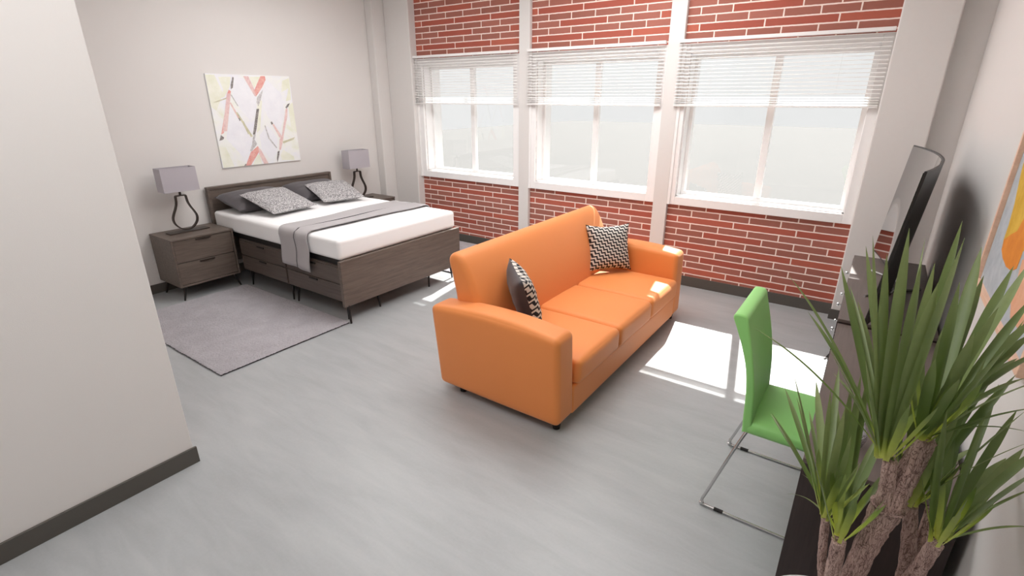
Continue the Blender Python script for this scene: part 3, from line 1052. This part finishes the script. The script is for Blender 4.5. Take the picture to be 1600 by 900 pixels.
# ================================================================== DESK, DRESSER, TV
dk = thing('desk', 'dark espresso desk along the right wall behind the potted plant', 'desk', (.22, 2.6, 0))
boxo('tabletop', (-.008, .456, 1.87, 3.335, .741, .760), M['desktop'], dk, bev=.0015)
boxo('end_panel', (-.006, .454, 1.872, 1.902, 0, .738), M['woodd'], dk, bev=.0015)
boxo('end_panel', (-.006, .454, 3.30, 3.33, 0, .738), M['woodd'], dk, bev=.0015)
boxo('back_panel', (.430, .452, 1.904, 3.298, .25, .738), M['woodd'], dk, bev=.001)
settle(dk)
dr = thing('dresser', 'brown dresser with silver knobs under the television', 'dresser', (.22, 4.14, 0))
boxo('body', (-.004, .456, 3.355, 4.925, .15, .762), M['woodd'], dr, bev=.002)
boxo('top', (-.010, .458, 3.350, 4.930, .764, .782), M['desktop'], dr, bev=.002)
for ya, yb in ((3.365, 4.136), (4.144, 4.915)):
    for za, zb, kz in ((.680, .758, .735), (.46, .674, .56), (.16, .454, .335)):
        d = boxo('drawer', (-.013, -.004, ya, yb, za, zb), M['woodd'], dr, bev=.002)
        bm = bmesh.new()
        ym = (ya + yb) / 2
        tube(bm, [(-.013, ym, kz), (-.026, ym, kz)], .005, 10)
        tube(bm, [(-.026, ym, kz), (-.030, ym, kz), (-.038, ym, kz)], [.008, .013, .011], 14)
        fin('knob', bm, M['chrome'], d, True)
for lx, dx in ((.05, -.075), (.41, .03)):
    for ly, dy in ((3.76, -.03), (4.51, .03)):
        bm = bmesh.new(); taper_leg(bm, (lx, ly, .155), (lx + dx, ly + dy, 0), .016, .010)
        fin('leg', bm, M['blackm'], dr, True)
settle(dr)

tv = thing('curved_television', 'large curved television with glossy screen standing on the dresser', 'television', (.25, 4.185, .782))
def curved(bm, c_off, thick, hw, z0, z1, n=40, tilt=.096, x0=.112, sag=.115, zr=.80, mi=0):
    R_ = (hw * hw + sag * sag) / (2 * sag)
    def pt(u, z, t):
        y = 4.185 + u * hw
        x = x0 + (math.sqrt(max(R_ * R_ - (u * hw) ** 2, 0)) - (R_ - sag)) + (z - zr) * tilt + c_off + t
        return bm.verts.new((x, y, z - t * tilt))
    nz = 2
    fr, bk = [], []
    for i in range(n + 1):
        u = -1 + 2 * i / n
        fr.append([pt(u, z0 + (z1 - z0) * k / nz, 0) for k in range(nz + 1)])
        bk.append([pt(u, z0 + (z1 - z0) * k / nz, thick) for k in range(nz + 1)])
    for i in range(n):
        for k in range(nz):
            bm.faces.new((fr[i][k], fr[i + 1][k], fr[i + 1][k + 1], fr[i][k + 1]))
            bm.faces.new((bk[i][k], bk[i][k + 1], bk[i + 1][k + 1], bk[i + 1][k]))
        for k in (0, nz):
            bm.faces.new((fr[i][k], fr[i + 1][k], bk[i + 1][k], bk[i][k]))
    for i in (0, n):
        for k in range(nz):
            bm.faces.new((fr[i][k], fr[i][k + 1], bk[i][k + 1], bk[i][k]))
bm = bmesh.new(); curved(bm, 0, .012, .915, .800, 1.658)
fin('back_shell', bm, M['tvback'], tv, True, sharp=40)
bm = bmesh.new(); curved(bm, -.0025, .002, .908, .812, 1.650)
fin('screen', bm, M['screen'], tv, True, sharp=40)
bm = bmesh.new()
box(bm, .235, .262, 4.10, 4.27, .786, .87, bev=.003)
tube(bm, smooth_path([(.10, 3.86, .790), (.24, 4.02, .790), (.25, 4.185, .790), (.24, 4.35, .790), (.10, 4.51, .790)], 8), .008, 8)
tube(bm, smooth_path([(.25, 4.10, .790), (.33, 4.13, .790), (.40, 4.20, .790)], 6), .008, 8)
fin('stand', bm, M['chrome'], tv, True)
settle(tv)

bm = bmesh.new()
lathe(bm, [(0, 0), (.024, 0), (.030, .01), (.038, .04), (.036, .07), (.022, .098), (.020, .112), (.024, .118), (.019, .118), (.017, .10), (0, .09)], 32)
vm = plain('hammered_silver', rgb(200, 200, 205), .22, .9, var=.3, scale=90, bump=1.0)
va = fin('vase', bm, vm, None, True, loc=(.135, 2.06, .760))
tag(va, 'small hammered silver vase on the desk among the plant leaves', 'vase')

# ================================================================== FRAMED PICTURE ON THE RIGHT WALL
pf = thing('framed_picture', 'pale wood framed picture of yellow and orange shapes on the right wall', 'picture', (XR, 2.47, 1.22))
fy, fz, fw, fd = .525, 1.02, .022, .030
bm = bmesh.new()
for d in ((-fd, 0, -fy, -fy + fw, 0, fz), (-fd, 0, fy - fw, fy, 0, fz), (-fd, 0, -fy + fw, fy - fw, 0, fw), (-fd, 0, -fy + fw, fy - fw, fz - fw, fz)):
    box(bm, *d, bev=.002)
fin('frame', bm, M['frame'], pf)
bm = bmesh.new()
box(bm, -.012, -.002, -fy + fw, fy - fw, fw, fz - fw)
PIC = [('yellow', [(2.92, 1.80), (2.89, 1.717), (2.815, 1.60), (2.79, 1.52), (2.788, 1.46), (2.77, 1.435), (2.60, 1.46), (2.42, 1.50), (2.35, 1.62), (2.38, 1.78), (2.50, 1.92), (2.70, 1.96), (2.86, 1.90)], 1),
       ('orange', [(2.78, 1.462), (2.765, 1.425), (2.70, 1.405), (2.598, 1.395), (2.50, 1.405), (2.44, 1.43), (2.44, 1.50), (2.50, 1.56), (2.58, 1.60), (2.62, 1.53), (2.70, 1.50)], 2),
       ('peach', [(2.41, 1.47), (2.385, 1.40), (2.36, 1.33), (2.30, 1.29), (2.15, 1.30), (2.08, 1.42), (2.16, 1.52), (2.30, 1.52)], 3)]
for i, (nm, pts, mi) in enumerate(PIC):
    poly_layer(bm, [(y - 2.47, z - 1.22) for y, z in pts], mi, .0, lambda u, v, o, i=i: (-.0125 - .0003 * i, u, v))
fin('print', bm, [mat_paint('blue_grey_ground', rgb(168, 176, 184), rgb(188, 194, 200), 12), mat_paint('mustard_paint', rgb(206, 160, 36), rgb(226, 186, 70), 9),
                  mat_paint('orange_paint', rgb(216, 126, 28), rgb(232, 146, 44), 9), mat_paint('peach_paint', rgb(222, 160, 124), rgb(232, 178, 146), 9)], pf)

# ================================================================== GREEN CHAIR
ch = thing('desk_chair', 'bright green upholstered chair on a chrome sled base at the desk', 'chair', (-.08, 2.59, 0))
prof = [(-.285, .462), (-.291, .56), (-.297, .68), (-.314, .80), (-.345, .90), (-.378, .98), (-.400, 1.028), (-.407, 1.046), (-.403, 1.060), (-.388, 1.066),
        (-.368, 1.066), (-.353, 1.062), (-.342, 1.050), (-.337, 1.03), (-.320, .97), (-.296, .88), (-.274, .78), (-.258, .67), (-.250, .57), (-.245, .50), (-.25, .47)]
pp = [(p.x, p.z) for p in smooth_path([(x, 0, z) for x, z in prof], 4)]
bm = bmesh.new()
def cw(q):
    u = (q.y - 2.59) / .23
    k = max(0, min(1, (q.z - .5) / .3)) * max(0, min(1, (1.05 - q.z) / .2))
    q.x -= .020 * (1 - u * u) * k
    q.y = 2.59 + (q.y - 2.59) * (1.0 + .03 * math.sin(PI * min(1, max(0, (q.z - .45) / .6))))
    return q
prism_y(bm, pp, 2.36, 2.82, bev=.010, seg=5, ny=14, warp=cw)
fin('backrest', bm, M['green'], ch, True, sharp=75)
bm = bmesh.new()
softbox(bm, -.284, .165, 2.358, 2.822, .458, .528, r=.028, n=12, crown=(.0, .004, .012))
fin('seat', bm, M['green'], ch, True, sharp=75)
for s_ in (-1, 1):
    yc = 2.59
    pts = [(-.12, yc + s_ * .17, .452), (-.24, yc + s_ * .19, .452), (-.272, yc + s_ * .212, .44), (-.386, yc + s_ * .286, .085), (-.400, yc + s_ * .292, .045), (-.396, yc + s_ * .296, .018), (-.365, yc + s_ * .297, .0085),
           (.10, yc + s_ * .297, .0085), (.16, yc + s_ * .297, .010), (.185, yc + s_ * .293, .04), (.15, yc + s_ * .21, .43), (.12, yc + s_ * .19, .452), (-.02, yc + s_ * .17, .452)]
    bm = bmesh.new(); tube(bm, smooth_path(pts, 6), .0075, 10)
    lg = fin('sled_leg', bm, M['chrome'], ch, True)
    for gx in (-.315, .09):
        bm = bmesh.new(); tube(bm, [(gx - .022, yc + s_ * .297, .0088), (gx + .022, yc + s_ * .297, .0088)], .0098, 10)
        for v in bm.verts: v.co.z = max(v.co.z, .0002)
        fin('glide', bm, M['blackm'], lg, True)
settle(ch)

# ================================================================== POTTED PLANT
BASES = {'A': [0.16, 1.38, 1.164], 'B': [0.223, 1.42, 1.229], 'C': [0.11, 1.3, 0.939], 'D': [0.075, 1.36, 0.942], 'E': [0.244, 1.46, 1.007], 'F': [0.305, 1.38, 0.98]}
LEAVES = [["A", [-0.158, 1.712, 1.485], 12, 0.1],
 ["A", [-0.086, 1.699, 1.385], 14, 0.08],
 ["A", [-0.22, 1.631, 1.321], 9, 0.12],
 ["A", [-0.012, 1.305, 1.454], 16, 0.06],
 ["A", [-0.03, 1.731, 1.535], 26, 0.02],
 ["A", [0.018, 1.754, 1.598], 24, 0.02],
 ["A", [0.004, 1.705, 1.486], 20, 0.03],
 ["A", [0.021, 1.316, 1.723], 15, 0.04],
 ["A", [0.054, 1.323, 1.686], 26, 0.02],
 ["A", [0.108, 1.728, 1.551], 26, 0.0],
 ["A", [0.079, 1.313, 1.748], 34, 0.0],
 ["A", [0.115, 1.323, 1.68], 34, -0.02],
 ["A", [0.179, 1.734, 1.582], 30, -0.02],
 ["A", [0.151, 1.323, 1.64], 36, -0.03],
 ["A", [0.212, 1.769, 1.695], 26, -0.04],
 ["A", [0.017, 1.825, 1.145], 18, 0.05],
 ["A", [0.168, 1.308, 1.742], 34, -0.04],
 ["A", [0.032, 1.751, 1.431], 28, 0.02],
 ["A", [0.107, 1.87, 1.3], 26, 0.02],
 ["A", [0.034, 1.287, 1.377], 12, 0.1],
 ["A", [0.15, 1.836, 1.281], 30, 0],
 ["A", [0.186, 1.853, 1.24], 30, 0],
 ["A", [0.18, 1.756, 1.385], 30, 0],
 ["A", [0.223, 1.845, 1.341], 30, -0.02],
 ["A", [0.065, 1.308, 1.443], 26, 0.03],
 ["A", [0.146, 1.761, 1.643], 8, -0.02],
 ["B", [0.196, 1.866, 1.364], 32, 0],
 ["B", [0.262, 1.742, 1.639], 34, -0.03],
 ["B", [0.282, 1.727, 1.568], 28, -0.05],
 ["B", [0.291, 1.832, 1.472], 36, -0.03],
 ["B", [0.233, 1.333, 1.543], 34, 0],
 ["B", [0.329, 1.717, 1.606], 30, 0.02],
 ["B", [0.357, 1.721, 1.626], 32, 0.02],
 ["B", [0.375, 1.681, 1.547], 24, 0.04],
 ["B", [0.425, 1.809, 1.463], 28, 0.05],
 ["B", [0.418, 1.767, 1.425], 30, 0.08],
 ["B", [0.451, 1.756, 1.393], 26, 0.1],
 ["B", [0.351, 1.291, 1.498], 22, 0.12],
 ["B", [0.35, 1.275, 1.44], 22, 0.12],
 ["B", [0.353, 1.256, 1.391], 14, 0.16],
 ["B", [0.25, 1.802, 1.406], 30, 0],
 ["B", [0.187, 1.347, 1.643], 30, -0.02],
 ["B", [0.255, 1.334, 1.606], 28, 0.05],
 ["B", [0.186, 1.327, 1.472], 30, 0],
 ["B", [0.419, 1.811, 1.331], 22, 0.1],
 ["B", [0.404, 1.846, 1.185], 20, 0.12],
 ["B", [0.232, 1.312, 1.447], 26, 0.04],
 ["C", [-0.029, 1.676, 0.728], 10, 0.1],
 ["C", [-0.123, 1.64, 1.041], 16, 0.04],
 ["C", [0.069, 1.744, 1.162], 26, 0.0],
 ["C", [0.083, 1.673, 1.234], 26, 0],
 ["C", [0.102, 1.722, 1.239], 22, 0],
 ["C", [0.168, 1.729, 1.022], 22, 0.03],
 ["C", [0.052, 1.694, 1.089], 24, 0],
 ["C", [0.03, 1.779, 0.983], 22, 0.02],
 ["C", [0.223, 1.709, 0.94], 18, 0.08],
 ["C", [-0.001, 1.26, 1.215], 18, 0.05],
 ["C", [0.185, 1.667, 1.155], 22, 0],
 ["C", [0.223, 1.77, 0.822], 18, 0.1],
 ["C", [-0.002, 1.774, 0.759], 14, 0.06],
 ["D", [-0.134, 1.751, 0.97], 14, 0.03],
 ["D", [-0.104, 1.708, 1.105], 18, 0.05],
 ["D", [-0.069, 1.347, 1.34], 16, 0.04],
 ["D", [-0.07, 1.836, 1.016], 10, 0.04],
 ["D", [-0.024, 1.764, 1.018], 14, 0.04],
 ["D", [-0.023, 1.746, 1.138], 26, 0.02],
 ["D", [0.016, 1.35, 1.323], 18, 0.0],
 ["D", [0.027, 1.712, 1.222], 24, 0],
 ["D", [0.078, 1.854, 1.078], 22, 0],
 ["D", [0.018, 1.876, 0.949], 24, 0.0],
 ["D", [0.079, 1.32, 1.232], 18, 0.03],
 ["D", [0.054, 1.34, 1.284], 26, 0],
 ["D", [0.123, 1.814, 1.05], 20, 0],
 ["D", [0.109, 1.297, 1.185], 16, 0.05],
 ["E", [0.156, 1.409, 1.286], 26, 0],
 ["E", [0.179, 1.427, 1.356], 30, 0],
 ["E", [0.207, 1.419, 1.336], 30, 0],
 ["E", [0.309, 1.943, 1.123], 28, 0],
 ["E", [0.267, 1.407, 1.329], 28, 0.04],
 ["E", [0.282, 1.428, 1.457], 26, 0.04],
 ["E", [0.432, 1.892, 1.215], 22, 0.06],
 ["E", [0.162, 1.372, 1.198], 20, 0.02],
 ["E", [0.422, 1.912, 0.971], 24, 0.06],
 ["E", [0.362, 1.954, 0.967], 26, 0.03],
 ["E", [0.365, 1.391, 1.376], 20, 0.08],
 ["F", [0.465, 1.686, 1.134], 34, 0.03],
 ["F", [0.465, 1.778, 1.041], 46, -0.02],
 ["F", [0.238, 1.364, 1.342], 26, 0],
 ["F", [0.298, 1.82, 0.937], 24, 0.02],
 ["F", [0.327, 1.892, 0.966], 28, 0],
 ["F", [0.277, 1.878, 1.074], 22, 0],
 ["F", [0.38, 1.317, 1.296], 14, 0.08],
 ["F", [0.465, 1.549, 1.156], 18, 0.08],
 ["F", [0.465, 1.523, 1.123], 12, 0.1],
 ["F", [0.465, 1.461, 1.053], 7, 0.14],
 ["F", [0.3, 1.356, 1.354], 26, 0.0],
 ["F", [0.446, 1.767, 1.201], 26, 0.02],
 ["F", [0.465, 1.556, 1.235], 22, 0.04],
 ["F", [0.347, 1.813, 1.181], 24, 0],
 ["E", [0.367, 1.826, 1.388], 26, 0.03],
 ["E", [0.417, 1.763, 1.303], 26, 0.04],
 ["B", [0.363, 1.767, 1.556], 28, 0.03],
 ["B", [0.283, 1.319, 1.527], 26, 0.05],
 ["F", [0.398, 1.793, 1.252], 24, 0.02],
 ["F", [0.297, 1.76, 1.315], 22, 0.0],
 ["E", [0.382, 1.912, 1.165], 26, 0.03],
 ["B", [0.448, 1.798, 1.287], 20, 0.1],
 ["E", [0.41, 1.841, 1.432], 24, 0.04],
 ["E", [0.383, 1.368, 1.316], 16, 0.1]]
pl = thing('potted_plant', 'tall potted yucca with strap leaves in front of the desk end', 'plant', (.17, 1.40, 0))
bm = bmesh.new()
lathe(bm, [(0, 0), (.15, 0), (.158, .01), (.20, .42), (.216, .475), (.220, .495), (.216, .502), (.208, .498), (.203, .475), (.19, .44), (0, .44)], 56, .17, 1.40)
fin('pot', bm, M['pot'], pl, True, sharp=50)
bm = bmesh.new()
rng = random.Random(5)
lathe(bm, [(.198, .455), (.15, .462), (.10, .468), (.05, .470), (0, .472)], 48, .17, 1.40)
for v in bm.verts: v.co.z += rng.uniform(-.004, .004)
fin('soil', bm, M['soil'], pl, True)
rng = random.Random(11)
def cane(pts, rad):
    bm = bmesh.new()
    P_ = smooth_path(pts, 10)
    n = len(P_)
    rr = []
    for i in range(n):
        f = i / (n - 1) * (len(rad) - 1); k = min(int(f), len(rad) - 2)
        rr.append((rad[k] + (rad[k + 1] - rad[k]) * (f - k)) * (1 + .03 * math.sin(i * 1.3)))
    tube(bm, P_, rr, 18, jitter=.045, rng=rng)
    return fin('trunk', bm, M['bark'], pl, True, sharp=80)
cane([(.155, 1.40, .455), (.166, 1.40, .62), (.175, 1.40, .80), (.186, 1.40, .92), (.197, 1.40, 1.015)], [.032, .029, .027, .029, .037])
cane([(.190, 1.40, .990), (.183, 1.39, 1.07), (.172, 1.382, 1.158)], [.026, .0175, .0150])
cane([(.200, 1.402, .98), (.208, 1.408, 1.06), (.220, 1.416, 1.15), (.229, 1.42, 1.222)], [.030, .026, .025, .022])
cane([(.135, 1.37, .455), (.128, 1.34, .66), (.120, 1.32, .82), (.112, 1.30, .934)], [.022, .019, .018, .0165])
cane([(.125, 1.345, .70), (.100, 1.368, .76), (.087, 1.366, .84), (.077, 1.36, .934)], [.015, .0115, .011, .0105])
cane([(.262, 1.43, .455), (.285, 1.44, .66), (.288, 1.45, .78), (.268, 1.458, .90), (.250, 1.46, .999)], [.032, .030, .024, .0175, .0155])
cane([(.288, 1.435, .70), (.293, 1.42, .80), (.299, 1.40, .89), (.304, 1.382, .970)], [.026, .020, .017, .0165])
cane([(.290, 1.455, .76), (.296, 1.475, .86), (.298, 1.497, .985)], [.018, .014, .013])

def leaf(bm, la, lt, base, tip, w, bend, rng):
    B_, T_ = Vector(base), Vector(tip)
    d = T_ - B_; L_ = d.length
    up = Vector((0, 0, 1))
    rad_ = Vector((d.x, d.y, 0))
    B_ = B_ + (rad_.normalized() * .012 if rad_.length > .02 else Vector((0, 0, 0))) + Vector((rng.uniform(-.006, .006), rng.uniform(-.006, .006), rng.uniform(-.006, .012)))
    ctrl = B_ + d * .45 + up * (abs(bend) * 1.15 + .02) * L_
    n = 18
    tw = rng.uniform(-.5, .5)
    tone = rng.random() ** 1.5
    prev = None
    rows = []
    for i in range(n + 1):
        t = i / n
        p = B_ * (1 - t) ** 2 + ctrl * 2 * t * (1 - t) + T_ * t * t
        tg = (2 * (1 - t) * (ctrl - B_) + 2 * t * (T_ - ctrl)).normalized()
        s_ = tg.cross(up)
        if s_.length < .25: s_ = tg.cross(Vector((-.5, .77, .0)))
        s_.normalize()
        if prev is not None and prev.dot(s_) < 0: s_ = -s_
        prev = s_.copy()
        nrm = s_.cross(tg).normalized()
        a = tw * (.4 + .6 * t)
        s2 = s_ * math.cos(a) + nrm * math.sin(a)
        n2 = s2.cross(tg).normalized()
        if t < .10: k = .62 - .12 * (t / .10)
        else: k = .50 + .50 * math.sin(min(1, (t - .10) / .25) * PI / 2)
        if t > .68: k *= max(0, 1 - ((t - .68) / .32) ** 1.8)
        k = max(k, .015)
        hw = w / 2 * k
        mid = bm.verts.new(p - n2 * hw * .28)
        a_ = bm.verts.new(p - s2 * hw); b_ = bm.verts.new(p + s2 * hw)
        for v in (mid, a_, b_):
            v[la] = t; v[lt] = tone
        rows.append((a_, mid, b_))
    for q, r in zip(rows, rows[1:]):
        bm.faces.new((q[0], q[1], r[1], r[0])); bm.faces.new((q[1], q[2], r[2], r[1]))
for k in 'ABCDEF':
    bm = bmesh.new()
    la = bm.verts.layers.float.new('along'); lt = bm.verts.layers.float.new('tone')
    rng = random.Random(ord(k))
    for (c, tip, w, bd) in LEAVES:
        if c == k:
            leaf(bm, la, lt, BASES[k], tip, w * .00080, bd, rng)
    # sheath of short inner leaves round the growing point
    b = Vector(BASES[k])
    for q in range(7):
        a = q * 2.4
        tip = b + Vector((math.cos(a) * .07, math.sin(a) * .07, .15 + .02 * (q % 3)))
        n0 = len(bm.verts)
        leaf(bm, la, lt, b, tip, .016, .0, rng)
        bm.verts.ensure_lookup_table()
        for v in bm.verts[n0:]: v[la] = v[la] * .16
    me = bpy.data.meshes.new('leaf_crown'); bm.to_mesh(me); bm.free()
    me.polygons.foreach_set('use_smooth', [True] * len(me.polygons))
    link('leaf_crown', me, M['leaf'], pl)
settle(pl)
